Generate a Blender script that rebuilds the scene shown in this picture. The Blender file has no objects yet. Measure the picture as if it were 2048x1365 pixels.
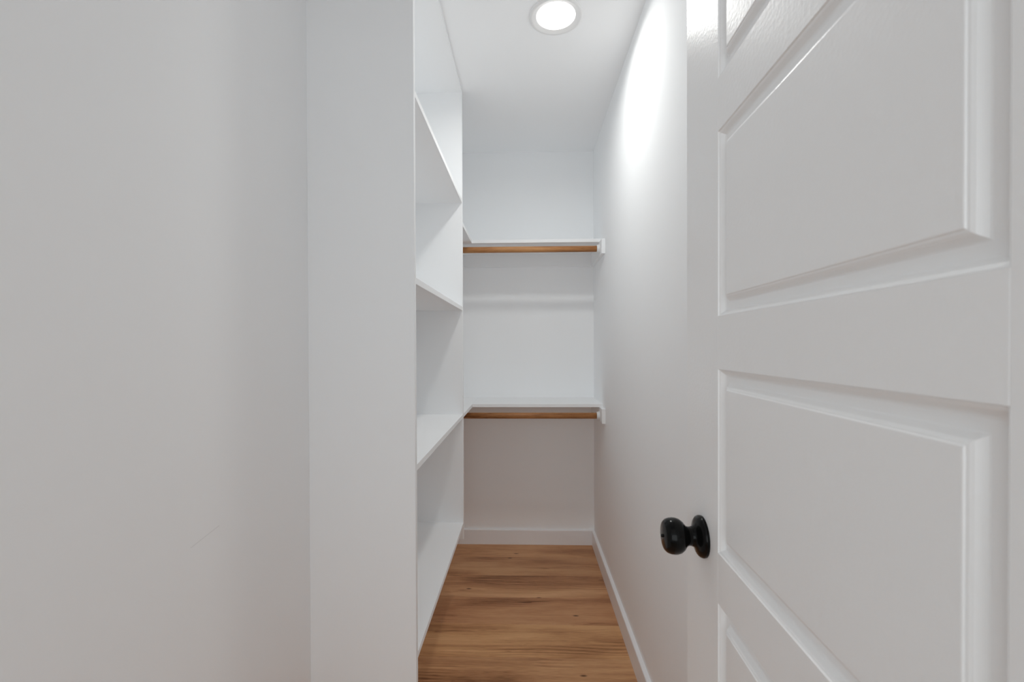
import bpy, bmesh, math, random
from mathutils import Vector, Matrix

random.seed(4)
scene = bpy.context.scene

# ------------------------------------------------------------------ measures (metres)
H = 2.44                                   # ceiling
XR, XL, YB = 0.423, -0.5822, 2.831         # right wall, left wall, back wall
XF = -0.2949                               # front edge of the side shelves
DN, DP = 1.200, 2.1242                     # near faces of the two upright panels
T = 0.018                                  # board thickness
YS = 2.5014                                # front edge of the back shelves
CAM_Z = 1.2339

# ------------------------------------------------------------------ camera
cam_d = bpy.data.cameras.new('camera')
cam = bpy.data.objects.new('camera', cam_d)
scene.collection.objects.link(cam)
scene.camera = cam
yaw, pitch, roll = math.radians(1.7175), math.radians(-0.4777), math.radians(-0.2106)
fwd = Vector((-math.sin(yaw) * math.cos(pitch), math.cos(yaw) * math.cos(pitch), math.sin(pitch)))
right = Vector((math.cos(yaw), math.sin(yaw), 0))
up = right.cross(fwd)
R_ = math.cos(roll) * right + math.sin(roll) * up
U_ = -math.sin(roll) * right + math.cos(roll) * up
m = Matrix.Identity(4)
for i in range(3):
    m[i][0], m[i][1], m[i][2] = R_[i], U_[i], -fwd[i]
m.translation = (0, 0, CAM_Z)
cam.matrix_world = m
cam_d.sensor_fit = 'HORIZONTAL'
cam_d.sensor_width = 36.0
cam_d.lens = 36.0 * 907.84 / 2048
cam_d.shift_y = 18.57 / 2048
cam_d.clip_start = 0.02
cam_d.clip_end = 50
cam_d.dof.use_dof = True
cam_d.dof.focus_distance = 1.8
cam_d.dof.aperture_fstop = 9.0

# ------------------------------------------------------------------ world, exposure
world = bpy.data.worlds.new('world')
scene.world = world
world.use_nodes = True
bg = world.node_tree.nodes['Background']
bg.inputs['Color'].default_value = (0.94, 0.97, 1.0, 1)
bg.inputs['Strength'].default_value = 0.30
LAMP_WATTS = 3.5
# unseen area light added behind the camera as soft fill
FILL_X, FILL_Y, FILL_Z, FILL_W, FILL_H = -0.50, -1.60, 1.40, 2.20, 1.50
FILL_WATTS = 20.5
fill_d = bpy.data.lights.new('fill_light', 'AREA')
fill_d.shape = 'RECTANGLE'
fill_d.size, fill_d.size_y = FILL_W, FILL_H
fill_d.energy = FILL_WATTS
fill_d.color = (0.875, 0.94, 0.965)
fill_o = bpy.data.objects.new('fill_light', fill_d)
scene.collection.objects.link(fill_o)
fill_o.location = (FILL_X, FILL_Y - .03, FILL_Z)
fill_o.rotation_euler = (math.radians(90), 0, 0)
scene.view_settings.view_transform = 'Standard'
scene.view_settings.look = 'None'
scene.view_settings.exposure = 0.15
scene.view_settings.gamma = 1.0
scene.view_settings.use_curve_mapping = False
scene.cycles.max_bounces = 13
scene.cycles.diffuse_bounces = 12
scene.cycles.glossy_bounces = 4
scene.cycles.use_denoising = True
scene.cycles.use_adaptive_sampling = True
scene.cycles.adaptive_threshold = 0.10

# ------------------------------------------------------------------ helpers
C = scene.collection


def obj(name, bm, mat, parent=None, smooth=False, loc=None, bevel=0.0, seg=2):
    if bevel > 0:
        bmesh.ops.bevel(bm, geom=[e for e in bm.edges], offset=bevel, segments=seg,
                        affect='EDGES', profile=0.5, clamp_overlap=True)
    bmesh.ops.recalc_face_normals(bm, faces=bm.faces[:])
    me = bpy.data.meshes.new(name)
    bm.to_mesh(me)
    bm.free()
    o = bpy.data.objects.new(name, me)
    C.objects.link(o)
    if mat:
        me.materials.append(mat)
    if smooth:
        for p in me.polygons:
            p.use_smooth = True
    if loc:
        o.location = loc
    if parent:
        o.parent = parent
    return o


def box(x0, x1, y0, y1, z0, z1, bm=None):
    bm = bm or bmesh.new()
    v = [bm.verts.new(p) for p in ((x0, y0, z0), (x1, y0, z0), (x1, y1, z0), (x0, y1, z0),
                                   (x0, y0, z1), (x1, y0, z1), (x1, y1, z1), (x0, y1, z1))]
    for f in ((3, 2, 1, 0), (4, 5, 6, 7), (0, 1, 5, 4), (1, 2, 6, 5), (2, 3, 7, 6), (3, 0, 4, 7)):
        bm.faces.new([v[i] for i in f])
    return bm


def lathe(profile, axis='Z', n=48, bm=None, origin=(0, 0, 0), closed=False):
    """profile: list of (radius, height) turned about an axis"""
    bm = bm or bmesh.new()
    rings = []
    for r, h in profile:
        ring = []
        for k in range(n if r > 1e-6 else 1):
            a = 2 * math.pi * k / n
            c, s = r * math.cos(a), r * math.sin(a)
            p = {'Z': (c, s, h), 'X': (h, c, s), 'Y': (c, h, s)}[axis]
            ring.append(bm.verts.new((p[0] + origin[0], p[1] + origin[1], p[2] + origin[2])))
        rings.append(ring)
    pairs = list(zip(rings, rings[1:]))
    if closed:
        pairs.append((rings[-1], rings[0]))
    for a, b in pairs:
        for k in range(n):
            k2 = (k + 1) % n
            if len(a) == 1 and len(b) == 1:
                continue
            if len(a) == 1:
                bm.faces.new((a[0], b[k], b[k2]))
            elif len(b) == 1:
                bm.faces.new((a[k], a[k2], b[0]))
            else:
                bm.faces.new((a[k], a[k2], b[k2], b[k]))
    return bm


def empty(name, loc=(0, 0, 0), rotz=0):
    o = bpy.data.objects.new(name, None)
    C.objects.link(o)
    o.empty_display_size = 0.1
    o.location = loc
    o.rotation_euler = (0, 0, rotz)
    return o


def tag(o, label, cat=None, group=None, kind=None):
    if label:
        o['label'] = label
    if cat:
        o['category'] = cat
    if group:
        o['group'] = group
    if kind:
        o['kind'] = kind
    return o


# ------------------------------------------------------------------ materials
def new_mat(name):
    mt = bpy.data.materials.new(name)
    mt.use_nodes = True
    nt = mt.node_tree
    return mt, nt, nt.nodes['Principled BSDF']


def paint(name, col, rough, spec=0.4, bump=0.0, scale=300.0, detail=3.0, var=0.0):
    mt, nt, b = new_mat(name)
    b.inputs['Base Color'].default_value = (*col, 1)
    b.inputs['Roughness'].default_value = rough
    b.inputs['Specular IOR Level'].default_value = spec
    tc = nt.nodes.new('ShaderNodeTexCoord')
    if bump > 0:
        nz = nt.nodes.new('ShaderNodeTexNoise')
        nz.inputs['Scale'].default_value = scale
        nz.inputs['Detail'].default_value = detail
        nt.links.new(tc.outputs['Object'], nz.inputs['Vector'])
        bp = nt.nodes.new('ShaderNodeBump')
        bp.inputs['Strength'].default_value = bump
        bp.inputs['Distance'].default_value = 0.0015
        nt.links.new(nz.outputs['Fac'], bp.inputs['Height'])
        nt.links.new(bp.outputs['Normal'], b.inputs['Normal'])
    if var > 0:
        n2 = nt.nodes.new('ShaderNodeTexNoise')
        n2.inputs['Scale'].default_value = 1.7
        n2.inputs['Detail'].default_value = 3
        nt.links.new(tc.outputs['Object'], n2.inputs['Vector'])
        mx = nt.nodes.new('ShaderNodeMix')
        mx.data_type = 'RGBA'
        mx.inputs[6].default_value = (*[c * (1 - var) for c in col], 1)
        mx.inputs[7].default_value = (*[min(1, c * (1 + var)) for c in col], 1)
        nt.links.new(n2.outputs['Fac'], mx.inputs[0])
        nt.links.new(mx.outputs[2], b.inputs['Base Color'])
    return mt


def matte(name, col):
    """flat wall paint"""
    mt = bpy.data.materials.new(name)
    mt.use_nodes = True
    nt = mt.node_tree
    nt.nodes.remove(nt.nodes['Principled BSDF'])
    d = nt.nodes.new('ShaderNodeBsdfDiffuse')
    d.name = 'paint'
    d.inputs['Color'].default_value = (*col, 1)
    nt.links.new(d.outputs[0], nt.nodes['Material Output'].inputs['Surface'])
    return mt


def scratched_wall():
    """the left wall's paint, with one faint rubbed scratch of its own shape"""
    mt = matte('wall_paint_scratched', WHITE)
    nt = mt.node_tree
    b = nt.nodes['paint']
    tc = nt.nodes.new('ShaderNodeTexCoord')
    sp = nt.nodes.new('ShaderNodeSeparateXYZ')
    nt.links.new(tc.outputs['Object'], sp.inputs[0])

    def mth(op, a, c=None):
        n = nt.nodes.new('ShaderNodeMath')
        n.operation = op
        for i, s in enumerate((a, c)):
            if s is None:
                continue
            if isinstance(s, (int, float)):
                n.inputs[i].default_value = s
            else:
                nt.links.new(s, n.inputs[i])
        return n.outputs[0]
    y0, z0, y1, z1 = SCRATCH
    k = (z1 - z0) / (y1 - y0)
    line = mth('ADD', mth('MULTIPLY', mth('SUBTRACT', sp.outputs['Y'], y0), k), z0)
    d = mth('ABSOLUTE', mth('SUBTRACT', sp.outputs['Z'], line))
    near = mth('LESS_THAN', d, 0.0008)
    ins = mth('MULTIPLY', mth('GREATER_THAN', sp.outputs['Y'], y0), mth('LESS_THAN', sp.outputs['Y'], y1))
    fac = mth('MULTIPLY', mth('MULTIPLY', near, ins), 0.16)
    mx = nt.nodes.new('ShaderNodeMix')
    mx.data_type = 'RGBA'
    mx.inputs[6].default_value = (*WHITE, 1)
    mx.inputs[7].default_value = (0.25, 0.25, 0.25, 1)
    nt.links.new(fac, mx.inputs[0])
    nt.links.new(mx.outputs[2], b.inputs['Color'])
    return mt


def wood(name, dark, mid, light, stretch, scale, rough, spec, knots=False, seed=0.0, contrast=1.0):
    """grain runs along local X"""
    mt, nt, b = new_mat(name)
    b.inputs['Roughness'].default_value = rough
    b.inputs['Specular IOR Level'].default_value = spec
    tc = nt.nodes.new('ShaderNodeTexCoord')
    oi = nt.nodes.new('ShaderNodeObjectInfo')
    off = nt.nodes.new('ShaderNodeVectorMath')
    off.operation = 'MULTIPLY_ADD'
    cmb = nt.nodes.new('ShaderNodeCombineXYZ')
    for s in ('X', 'Y', 'Z'):
        nt.links.new(oi.outputs['Random'], cmb.inputs[s])
    nt.links.new(cmb.outputs[0], off.inputs[0])
    off.inputs[1].default_value = (37.0, 17.0, 5.0)
    nt.links.new(tc.outputs['Object'], off.inputs[2])
    mp = nt.nodes.new('ShaderNodeMapping')
    mp.inputs['Scale'].default_value = (scale / stretch, scale, scale)
    mp.inputs['Location'].default_value = (seed, seed * .7, 0)
    nt.links.new(off.outputs[0], mp.inputs['Vector'])
    # broad bands
    n1 = nt.nodes.new('ShaderNodeTexNoise')
    n1.inputs['Scale'].default_value = 1.0
    n1.inputs['Detail'].default_value = 5
    n1.inputs['Roughness'].default_value = 0.6
    n1.inputs['Distortion'].default_value = 0.6
    nt.links.new(mp.outputs[0], n1.inputs['Vector'])
    # cathedral lines
    wv = nt.nodes.new('ShaderNodeTexWave')
    wv.wave_type = 'BANDS'
    wv.bands_direction = 'Y'
    wv.inputs['Scale'].default_value = 0.55
    wv.inputs['Distortion'].default_value = 9.0
    wv.inputs['Detail'].default_value = 3
    wv.inputs['Detail Scale'].default_value = 0.8
    nt.links.new(mp.outputs[0], wv.inputs['Vector'])
    # fine fibre
    mp2 = nt.nodes.new('ShaderNodeMapping')
    mp2.inputs['Scale'].default_value = (scale * 1.2, scale * 26, scale * 26)
    nt.links.new(off.outputs[0], mp2.inputs['Vector'])
    n3 = nt.nodes.new('ShaderNodeTexNoise')
    n3.inputs['Scale'].default_value = 1.0
    n3.inputs['Detail'].default_value = 3
    nt.links.new(mp2.outputs[0], n3.inputs['Vector'])

    def mth(op, a, c, d=None):
        n = nt.nodes.new('ShaderNodeMath')
        n.operation = op
        for i, s in enumerate((a, c, d)):
            if s is None:
                continue
            if isinstance(s, (int, float)):
                n.inputs[i].default_value = s
            else:
                nt.links.new(s, n.inputs[i])
        return n.outputs[0]
    f = mth('MULTIPLY_ADD', wv.outputs['Fac'], 0.20, mth('MULTIPLY', n1.outputs['Fac'], 0.95))
    f = mth('MULTIPLY_ADD', n3.outputs['Fac'], 0.42, f)
    f = mth('SUBTRACT', f, 0.30)
    f = mth('MULTIPLY_ADD', oi.outputs['Random'], 0.16, mth('SUBTRACT', f, 0.08))
    f = mth('MULTIPLY_ADD', mth('SUBTRACT', f, 0.5), contrast, 0.5)
    rp = nt.nodes.new('ShaderNodeValToRGB')
    e = rp.color_ramp.elements
    e[0].position, e[0].color = 0.22, (*dark, 1)
    e[1].position, e[1].color = 0.80, (*light, 1)
    mid_e = e.new(0.5)
    mid_e.color = (*mid, 1)
    nt.links.new(f, rp.inputs[0])
    col = rp.outputs[0]
    if knots:
        mp3 = nt.nodes.new('ShaderNodeMapping')
        mp3.inputs['Scale'].default_value = (3.1, 8.0, 1.0)
        nt.links.new(off.outputs[0], mp3.inputs['Vector'])
        vo = nt.nodes.new('ShaderNodeTexVoronoi')
        vo.inputs['Scale'].default_value = 1.0
        nt.links.new(mp3.outputs[0], vo.inputs['Vector'])
        kr = nt.nodes.new('ShaderNodeMapRange')
        kr.inputs['From Min'].default_value = 0.03
        kr.inputs['From Max'].default_value = 0.10
        kr.inputs['To Min'].default_value = 0.75
        kr.inputs['To Max'].default_value = 0.0
        nt.links.new(vo.outputs['Distance'], kr.inputs[0])
        mx = nt.nodes.new('ShaderNodeMix')
        mx.data_type = 'RGBA'
        nt.links.new(kr.outputs[0], mx.inputs[0])
        nt.links.new(col, mx.inputs[6])
        mx.inputs[7].default_value = (*[c * 0.45 for c in dark], 1)
        col = mx.outputs[2]
    nt.links.new(col, b.inputs['Base Color'])
    bp = nt.nodes.new('ShaderNodeBump')
    bp.inputs['Strength'].default_value = 0.12
    bp.inputs['Distance'].default_value = 0.001
    nt.links.new(n3.outputs['Fac'], bp.inputs['Height'])
    nt.links.new(bp.outputs['Normal'], b.inputs['Normal'])
    return mt


def plank_wood(name):
    """vinyl oak: long soft streaks, fine pores, a little cathedral figure and a few knots; grain along local X"""
    mt, nt, b = new_mat(name)
    N, Lk = nt.nodes, nt.links
    b.inputs['Roughness'].default_value = 0.46
    b.inputs['Specular IOR Level'].default_value = 0.30
    tc = N.new('ShaderNodeTexCoord')
    oi = N.new('ShaderNodeObjectInfo')
    cmb = N.new('ShaderNodeCombineXYZ')
    Lk.new(oi.outputs['Random'], cmb.inputs['X'])
    Lk.new(oi.outputs['Random'], cmb.inputs['Y'])
    off = N.new('ShaderNodeVectorMath')
    off.operation = 'MULTIPLY_ADD'
    Lk.new(cmb.outputs[0], off.inputs[0])
    off.inputs[1].default_value = (41.0, 23.0, 0.0)
    Lk.new(tc.outputs['Object'], off.inputs[2])

    def mapped(sx, sy):
        mp = N.new('ShaderNodeMapping')
        mp.inputs['Scale'].default_value = (sx, sy, 1.0)
        Lk.new(off.outputs[0], mp.inputs['Vector'])
        return mp.outputs[0]

    def noise(sx, sy, detail, dist=0.0, rough=0.55):
        n = N.new('ShaderNodeTexNoise')
        n.noise_dimensions = '2D'
        n.inputs['Scale'].default_value = 1.0
        n.inputs['Detail'].default_value = detail
        n.inputs['Roughness'].default_value = rough
        n.inputs['Distortion'].default_value = dist
        Lk.new(mapped(sx, sy), n.inputs['Vector'])
        return n.outputs['Fac']

    def mth(op, a, c=0.0, d=None):
        n = N.new('ShaderNodeMath')
        n.operation = op
        for i, q in enumerate((a, c, d)):
            if q is None:
                continue
            if isinstance(q, (int, float)):
                n.inputs[i].default_value = q
            else:
                Lk.new(q, n.inputs[i])
        return n.outputs[0]

    def rng(v, a, c, lo, hi):
        n = N.new('ShaderNodeMapRange')
        n.interpolation_type = 'SMOOTHSTEP'
        for i, q in zip(('From Min', 'From Max', 'To Min', 'To Max'), (a, c, lo, hi)):
            n.inputs[i].default_value = q
        Lk.new(v, n.inputs[0])
        return n.outputs[0]
    broad = noise(1.3, 8.5, 3.0, 0.35)
    streak = noise(2.6, 75.0, 3.0, 0.3)
    fibre = noise(22.0, 520.0, 2.0)
    wv = N.new('ShaderNodeTexWave')
    wv.bands_direction = 'Y'
    wv.inputs['Scale'].default_value = 1.6
    wv.inputs['Distortion'].default_value = 16.0
    wv.inputs['Detail'].default_value = 2.0
    wv.inputs['Detail Scale'].default_value = 0.35
    Lk.new(mapped(2.2, 12.0), wv.inputs['Vector'])
    cath = mth('MULTIPLY', mth('SUBTRACT', wv.outputs['Fac'], 0.5), rng(noise(2.4, 9.0, 1.0), 0.52, 0.68, 0.0, 0.24))
    f = mth('MULTIPLY_ADD', broad, 1.25, -0.16)
    f = mth('ADD', f, mth('MULTIPLY', mth('SUBTRACT', streak, 0.5), 0.34))
    f = mth('ADD', f, mth('MULTIPLY', mth('SUBTRACT', fibre, 0.5), 0.40))
    f = mth('ADD', f, cath)
    # thin dark mineral lines
    f = mth('SUBTRACT', f, rng(noise(4.0, 46.0, 3.0, 0.8), 0.65, 0.78, 0.0, 0.26))
    rp = N.new('ShaderNodeValToRGB')
    e = rp.color_ramp.elements
    e[0].position, e[0].color = 0.05, (0.200, 0.083, 0.036, 1)
    e[1].position, e[1].color = 0.95, (0.800, 0.485, 0.260, 1)
    for pos, c in ((0.28, (0.440, 0.212, 0.100, 1)), (0.50, (0.610, 0.325, 0.163, 1))):
        e.new(pos).color = c
    Lk.new(f, rp.inputs[0])
    vo = N.new('ShaderNodeTexVoronoi')
    vo.voronoi_dimensions = '2D'
    vo.inputs['Scale'].default_value = 1.0
    Lk.new(mapped(2.6, 7.0), vo.inputs['Vector'])
    mx = N.new('ShaderNodeMix')
    mx.data_type = 'RGBA'
    sepc = N.new('ShaderNodeSeparateColor')
    Lk.new(vo.outputs['Color'], sepc.inputs[0])
    Lk.new(mth('MULTIPLY', rng(vo.outputs['Distance'], 0.010, 0.050, 0.9, 0.0), mth('GREATER_THAN', sepc.outputs[0], 0.60)), mx.inputs[0])
    Lk.new(rp.outputs[0], mx.inputs[6])
    mx.inputs[7].default_value = (0.075, 0.026, 0.011, 1)
    tint = N.new('ShaderNodeMix')
    tint.data_type = 'RGBA'
    tint.blend_type = 'MULTIPLY'
    tint.inputs[0].default_value = 1.0
    Lk.new(mx.outputs[2], tint.inputs[6])
    Lk.new(oi.outputs['Color'], tint.inputs[7])
    Lk.new(tint.outputs[2], b.inputs['Base Color'])
    return mt


WHITE = (0.940, 0.950, 0.960)
SCRATCH = (0.768, 0.886, 0.842, 0.896)
M = {}
M['wall'] = matte('wall_paint', WHITE)
M['wall_left'] = scratched_wall()
M['ceiling'] = matte('ceiling_paint', WHITE)
M['trim'] = paint('trim_paint', (0.92, 0.93, 0.95), 0.38, 0.45)
M['shelf'] = matte('shelf_paint', (0.910, 0.920, 0.930))
M['door'] = paint('door_paint', (0.93, 0.93, 0.93), 0.33, 0.5, 0.16, 190, 1.0)
M['black'] = paint('matte_black_metal', (0.004, 0.004, 0.004), 0.16, 0.15)


M['plastic'] = paint('white_plastic', (0.82, 0.82, 0.82), 0.35, 0.5, 0.01, 200)
M['subfloor'] = paint('room_floor', (0.30, 0.17, 0.09), 0.9, 0.2, 0.1, 50)
M['floor'] = plank_wood('oak_plank')
M['rod'] = wood('rod_wood', (0.20, 0.075, 0.02), (0.42, 0.185, 0.065), (0.58, 0.30, 0.12),
                7.0, 26.0, 0.45, 0.35)
mt, nt, b = new_mat('lamp_diffuser')
b.inputs['Base Color'].default_value = (0.9, 0.9, 0.9, 1)
b.inputs['Emission Color'].default_value = (1.0, 0.965, 0.93, 1)
b.inputs['Emission Strength'].default_value = 2.5
M['lamp'] = mt

# ------------------------------------------------------------------ the setting
Y0 = -0.2                                   # planks are laid from just outside the doorway
FY0, FY1 = -0.022, 0.100                    # the front wall that carries the door
OPX = 0.272                                 # hinge side of the opening


def struct(name, bm, mat, parent=None, label=None, **k):
    o = obj(name, bm, mat, parent, **k)
    o['kind'] = 'structure'
    if label:
        o['label'] = label
    return o


floor = struct('floor', box(-2.4, 2.4, FILL_Y, YB + .05, -0.05, -0.006), M['subfloor'],
               label='warm brown wood plank floor running across the closet')
PLW, GAP = 0.2145, 0.0009
seam0 = 2.005
bm0 = box(-0.61, 0.61, 0, PLW - GAP, -0.006, 0.0)
bmesh.ops.bevel(bm0, geom=[e for e in bm0.edges if all(v.co.z > -.001 for v in e.verts)],
                offset=0.0008, segments=1, affect='EDGES')
plank_me = None
k0 = int(math.floor((Y0 - seam0) / PLW)) + 1
shift = {0: 0.10, 1: -0.06, 2: 0.16, 3: 0.02, -1: -.02, -2: .12}
TINT = {-2: (0.98, 1.0, 0.98, 1), -1: (1.06, 1.09, 1.03, 1), 0: (0.92, 0.88, 0.87, 1), 1: (0.98, 0.97, 0.97, 1), 2: (0.90, 0.89, 0.88, 1), 3: (0.96, 0.95, 0.93, 1)}
for k in range(k0, int((YB - seam0) / PLW) + 1):
    cx0 = shift.get(k, random.uniform(-.3, .3))
    for j in (-1, 0, 1):
        cx = cx0 + j * 1.2215
        if cx + .61 < XL - .05 or (cx - .61 > XR + .05 and seam0 + k * PLW > 0) or cx - .61 > 1.6:
            continue
        if plank_me is None:
            p = obj('plank', bm0, M['floor'], floor, loc=(cx, seam0 + k * PLW, 0))
            plank_me = p.data
        else:
            p = bpy.data.objects.new('plank', plank_me)
            C.objects.link(p)
            p.location = (cx, seam0 + k * PLW, 0)
            p.parent = floor
        p.color = TINT.get(k, (1, 1, 1, 1))

struct('ceiling', box(-2.4, 2.4, FILL_Y, YB + .05, H, H + .06), M['ceiling'], label='smooth white closet ceiling')
struct('wall_back', box(XL - .05, XR + .05, YB, YB + .08, -.05, H), M['wall'], label='white back wall of the closet behind the rods')
struct('wall_left', box(XL - .08, XL, FY0, YB, -.05, H), M['wall_left'], label='white left wall in the foreground beside the shelving')
struct('wall_right', box(XR, XR + .08, FY1, YB, -.05, H), M['wall'], label='white right wall running past the door to the back')
struct('wall_front', box(-2.4, XL, FY0, FY1, -.05, H, box(OPX + .018, 2.4, FY0, FY1, -.05, H, box(XL, OPX + .018, FY0, FY1, 2.072, H))),
       M['wall'], label='white front wall around the closet doorway')
# the unseen room behind the camera; its window is added for the fill light
struct('wall_room_left', box(-2.48, -2.4, FILL_Y, FY0, -.05, H), M['wall'], label='white left wall of the room outside')
struct('wall_room_right', box(2.4, 2.48, FILL_Y, FY0, -.05, H), M['wall'], label='white right wall of the room outside')
wx0, wx1, wz0, wz1 = FILL_X - FILL_W / 2, FILL_X + FILL_W / 2, FILL_Z - FILL_H / 2, FILL_Z + FILL_H / 2
bm = box(-2.48, wx0, FILL_Y - .1, FILL_Y, -.05, H)
box(wx1, 2.48, FILL_Y - .1, FILL_Y, -.05, H, bm)
box(wx0, wx1, FILL_Y - .1, FILL_Y, -.05, wz0, bm)
box(wx0, wx1, FILL_Y - .1, FILL_Y, wz1, H, bm)
struct('wall_room_back', bm, M['wall'], label='white wall of the room outside with an opening added for the fill light')
bm = bmesh.new()
for a_, b_, c_, d_ in ((wx0, wx1, wz0, wz0 + .04), (wx0, wx1, wz1 - .04, wz1), (wx0, wx0 + .04, wz0 + .04, wz1 - .04),
                       (wx1 - .04, wx1, wz0 + .04, wz1 - .04), (FILL_X - .02, FILL_X + .02, wz0 + .04, wz1 - .04)):
    box(a_, b_, FILL_Y - .02, FILL_Y + .01, c_, d_, bm)
struct('added_window_1', bm, M['trim'], label='white frame of the unseen window added around the fill light')


def base_profile(name, length_axis, a0, a1, wall, sign, label):
    """baseboard with an eased top edge; sign: the way it stands off the wall"""
    t, h = 0.0165, 0.0915
    prof = [(0, 0), (t, 0), (t, h - .004), (t - .0012, h - .0012), (t - .004, h), (0, h)]
    bm = bmesh.new()
    ends = []
    for a in (a0, a1):
        ring = []
        for d, z in prof:
            w = wall + sign * d
            ring.append(bm.verts.new((w, a, z) if length_axis == 'Y' else (a, w, z)))
        ends.append(ring)
    n = len(prof)
    for i in range(n):
        j = (i + 1) % n
        bm.faces.new((ends[0][i], ends[0][j], ends[1][j], ends[1][i]))
    bm.faces.new(ends[0])
    bm.faces.new(ends[1][::-1])
    return struct(name, bm, M['trim'], label=label)


base_profile('baseboard_back', 'X', XL + .0165, XR - .0165, YB, -1, 'white baseboard along the foot of the back wall')
base_profile('baseboard_right', 'Y', FY1, YB, XR, -1, 'long white baseboard along the foot of the right wall')
base_profile('baseboard_left', 'Y', FY1, YB, XL, 1, 'white baseboard along the left wall under the shelving')
struct('trim_1', box(OPX, OPX + .018, FY0 - .004, FY1 + .004, 0, 2.072), M['trim'], label='white hinge-side door jamb')

# ------------------------------------------------------------------ side shelving between two upright panels
unit = empty('shelf_unit', ((XL + XF) / 2, (DN + DP + T) / 2, 0.325))
tag(unit, 'tall white built-in open shelving along the left wall, four shelves between two side panels', 'shelves')
ul = unit.location.copy()


def up_(name, x0, x1, y0, y1, z0, z1, mat, root, bevel=0.0008):
    cx, cy, cz = (x0 + x1) / 2, (y0 + y1) / 2, (z0 + z1) / 2
    bm = box(x0 - cx, x1 - cx, y0 - cy, y1 - cy, z0 - cz, z1 - cz)
    r = root.location
    return obj(name, bm, mat, root, loc=(cx - r.x, cy - r.y, cz - r.z), bevel=bevel, seg=1)


ZBOT = 0.325
up_('side_panel', XL, XF, DN, DN + T, ZBOT, H, M['shelf'], unit)['label'] = 'near side panel facing the doorway'
up_('side_panel', XL, XF, DP, DP + T, ZBOT, H, M['shelf'], unit)['label'] = 'far side panel behind the shelves'
for z in (1.9072, 1.4035, 0.8973, 0.3867):
    up_('shelf', XL, XF - .0005, DN + T, DP, z, z + T, M['shelf'], unit)
up_('top_panel', XL, XF - .0005, DN + T, DP, 2.4236, H, M['shelf'], unit)

# ------------------------------------------------------------------ corner shelves with cleats, and rods
CLY, CLH, CLT = 2.4226, 0.0783, 0.0185


def corner_shelf(z, label):
    r = empty('corner_shelf', (0, YB, z))
    tag(r, label, 'shelf')
    up_('back_board', XF, XR, YS, YB, z, z + T, M['shelf'], r)
    up_('side_board', XL, XF, DP + T, YB, z, z + T, M['shelf'], r)
    cl = up_('cleat', XR - CLT, XR, CLY, YB - CLT, z - CLH, z, M['shelf'], r)
    cl['label'] = 'cleat on the right wall carrying the rod end'
    up_('cleat', XL, XR, YB - CLT, YB, z - CLH, z, M['shelf'], r)
    up_('cleat', XL, XL + CLT, DP + T, YB - CLT, z - CLH, z, M['shelf'], r)
    return r


corner_shelf(1.8044, 'upper white corner shelf with the higher rod beneath it')
corner_shelf(0.8985, 'lower white corner shelf with the lower rod beneath it')


def closet_rod(y, z, label):
    x0, x1 = XL + CLT, XR - CLT
    r = empty('closet_rod', ((x0 + x1) / 2, y, z))
    tag(r, label, 'rod', 'wooden hanging rods under the corner shelves')
    hl = (x1 - x0) / 2 - .005
    rr = 0.0165
    obj('dowel', lathe([(0, -hl), (rr - .001, -hl), (rr, -hl + .001), (rr, hl - .001), (rr - .001, hl), (0, hl)], 'X', 40),
        M['rod'], r, smooth=True)
    for s in (-1, 1):
        e = (x1 - x0) / 2
        # flange against the cleat plus a rim round the rod end
        prof = [(0, e), (.0255, e), (.0255, e - .003), (.0245, e - .0045), (.0222, e - .006), (.0215, e - .015),
                (.0205, e - .016), (.0178, e - .016), (.0172, e - .015), (.0172, e - .004), (0, e - .004)]
        so = obj('rod_socket', lathe([(a, h * s) for a, h in prof], 'X', 40), M['plastic'], r, smooth=True)
    return r


closet_rod(2.4923, 1.7652, 'upper round wooden hanging rod under the higher corner shelf')
closet_rod(2.5060, 0.8512, 'lower round wooden hanging rod under the lower corner shelf')

# ------------------------------------------------------------------ recessed ceiling light
lt = empty('recessed_light', (0.1145, 1.6708, H))
tag(lt, 'round recessed ceiling light glowing white in the closet ceiling', 'light')
obj('trim_ring', lathe([(.0976, 0), (.0970, -.0035), (.0945, -.0055), (.0900, -.0062), (.0860, -.0058), (.0835, -.0040),
                        (.0725, -.0015), (.0712, -.0005), (.0712, 0)], 'Z', 96), M['plastic'], lt, smooth=True)
obj('diffuser', lathe([(0, -.0016), (.066, -.0014), (.0708, -.0007), (.0708, 0)], 'Z', 96), M['lamp'], lt, smooth=True)

lens = bpy.data.lights.new('lamp_light', 'AREA')
lens.shape = 'DISK'
lens.size = 0.134
lens.energy = LAMP_WATTS
lens.spread = math.radians(165)             # the lens of a recessed light narrows its beam
lens.color = (0.98, 0.985, 0.955)
lamp_light = bpy.data.objects.new('lamp_light', lens)
C.objects.link(lamp_light)
lamp_light.parent = lt
lamp_light.location = (0, 0, -0.0025)

# ------------------------------------------------------------------ the door
HY, DLEN, DTH = 0.1065, 0.606, 0.035
dk = 0.0301
ang = math.atan2(1, dk)                     # local +X runs from hinge to free edge
hx = 0.2290 + dk * HY
door = empty('door_1', (hx, HY, 0.0), ang)
tag(door, 'white panelled door standing open on the right with a black knob', None, kind='structure')
# local frame: x along the door, y+ = visible face side (towards the shelves), z up
FACE = 0.0                                  # visible face at y = 0, the slab goes to y = -DTH
ZB, ZT_ = 0.012, 2.045
ST = 0.122
PAN = [(0.2400, 0.5975), (0.6655, 0.9019), (0.9672, 1.2037), (1.2720, 1.5078), (1.5753, 1.9250)]


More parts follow.
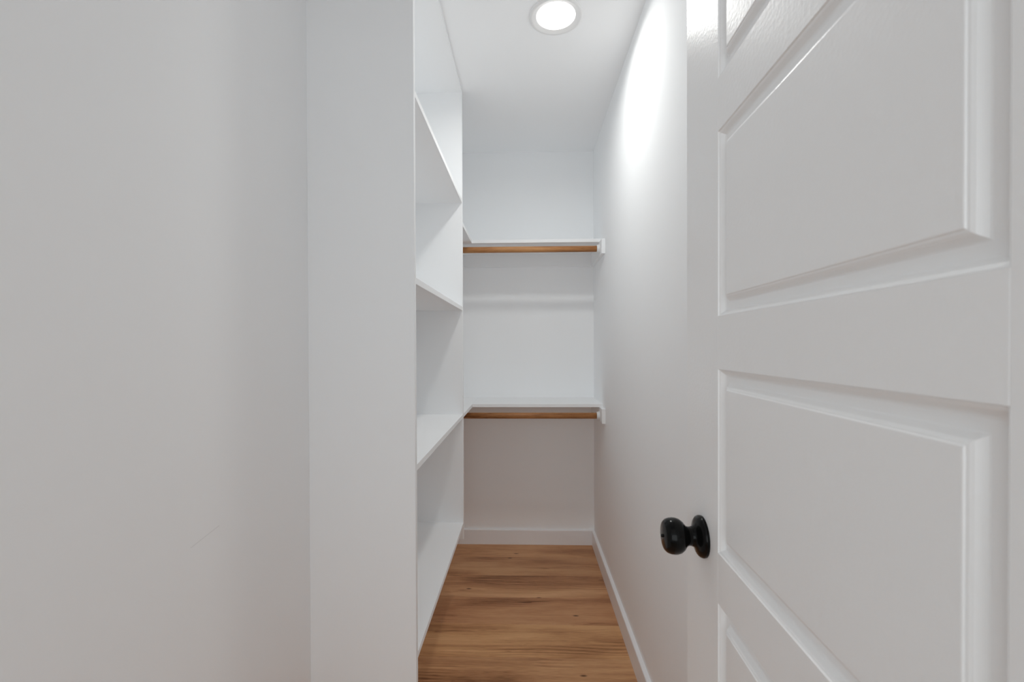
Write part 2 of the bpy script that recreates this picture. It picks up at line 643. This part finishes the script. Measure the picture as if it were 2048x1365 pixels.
def dbox(name, x0, x1, z0, z1):
    cx, cz = (x0 + x1) / 2, (z0 + z1) / 2
    bm = box(x0 - cx, x1 - cx, -DTH, FACE, z0 - cz, z1 - cz)
    return obj(name, bm, M['door'], door, loc=(cx, 0, cz), bevel=0.0004, seg=1)


dbox('stile', 0, ST, ZB, ZT_)
dbox('stile', DLEN - ST, DLEN, ZB, ZT_)
zz = [ZB] + [v for p in PAN for v in p] + [ZT_]
for i in range(0, len(zz), 2):
    dbox('rail', ST, DLEN - ST, zz[i], zz[i + 1])

PROF = [(0, 0), (.0006, .0016), (.0018, .0020), (.0030, .0026), (.0046, .0046), (.0062, .0066), (.0074, .0074), (.0088, .0078),
        (.0165, .0078), (.0176, .0072), (.0192, .0052), (.0208, .0030), (.0226, .0018), (.0242, .0015), (.0248, .0006), (.0255, .0004)]


def door_panel(z0, z1):
    x0, x1 = ST, DLEN - ST
    cx, cz = (x0 + x1) / 2, (z0 + z1) / 2
    hw, hh = (x1 - x0) / 2, (z1 - z0) / 2
    bm = bmesh.new()
    outer = []
    for side in (0, 1):
        rings = []
        for o_, d in PROF:
            y = FACE - d if side == 0 else -DTH + d
            rings.append([bm.verts.new((sx * (hw - o_), y, sz * (hh - o_))) for sx, sz in ((-1, -1), (1, -1), (1, 1), (-1, 1))])
        for a, c in zip(rings, rings[1:]):
            for i in range(4):
                j = (i + 1) % 4
                bm.faces.new((a[i], a[j], c[j], c[i]))
        bm.faces.new(rings[-1])
        outer.append(rings[0])
    for i in range(4):
        j = (i + 1) % 4
        bm.faces.new((outer[0][i], outer[0][j], outer[1][j], outer[1][i]))
    return obj('door_panel', bm, M['door'], door, loc=(cx, 0, cz))


for z0, z1 in PAN:
    door_panel(z0, z1)

KX, KZ = DLEN - 0.068, 0.9655
for sgn in (1, -1):
    base_y = FACE if sgn > 0 else -DTH
    kb = [(.0142, .012), (.0138, .020), (.0146, .0225), (.0165, .0250), (.0215, .0285), (.0250, .0330), (.0266, .0380), (.0268, .0420),
          (.0262, .0465), (.0244, .0510), (.0218, .0538), (.0205, .0546), (.0192, .0551), (.0, .0566)]
    kn = obj('knob', lathe([(r * .925, h * .985 * sgn) for r, h in kb], 'Y', 56), M['black'], door, smooth=True, loc=(KX, base_y, KZ))
    kn['label'] = 'round black knob'
    rs = [(.0305, 0), (.0310, .0030), (.0305, .0045), (.0300, .0050), (.0296, .0062), (.0270, .0082), (.0225, .0100), (.0170, .0118),
          (.0150, .0140), (.0143, .0165), (.0135, .0180), (0, .0180)]
    obj('rosette', lathe([(r * .925, h * sgn) for r, h in rs], 'Y', 56), M['black'], kn, smooth=True)
    obj('privacy_pin', lathe([(.0022, .0555 * sgn), (.0022, .0572 * sgn), (.0016, .0578 * sgn), (0, .0578 * sgn)], 'Y', 16), M['black'], kn, smooth=True)
lp = obj('latch_plate', box(-.0006, .0012, -.0125, .0125, -.0285, .0285), M['black'], door, loc=(DLEN, -DTH / 2, KZ), bevel=.0004, seg=1)
for hz in (0.25, 1.02, 1.80):
    hb = box(-.001, .0005, -DTH + .001, -.004, -.0445, .0445)
    lathe([(0, -.046), (.0055, -.046), (.0055, .046), (0, .046)], 'Z', 16, hb, origin=(-.003, -DTH - .004, 0))
    obj('hinge', hb, M['black'], door, loc=(0, 0, hz))
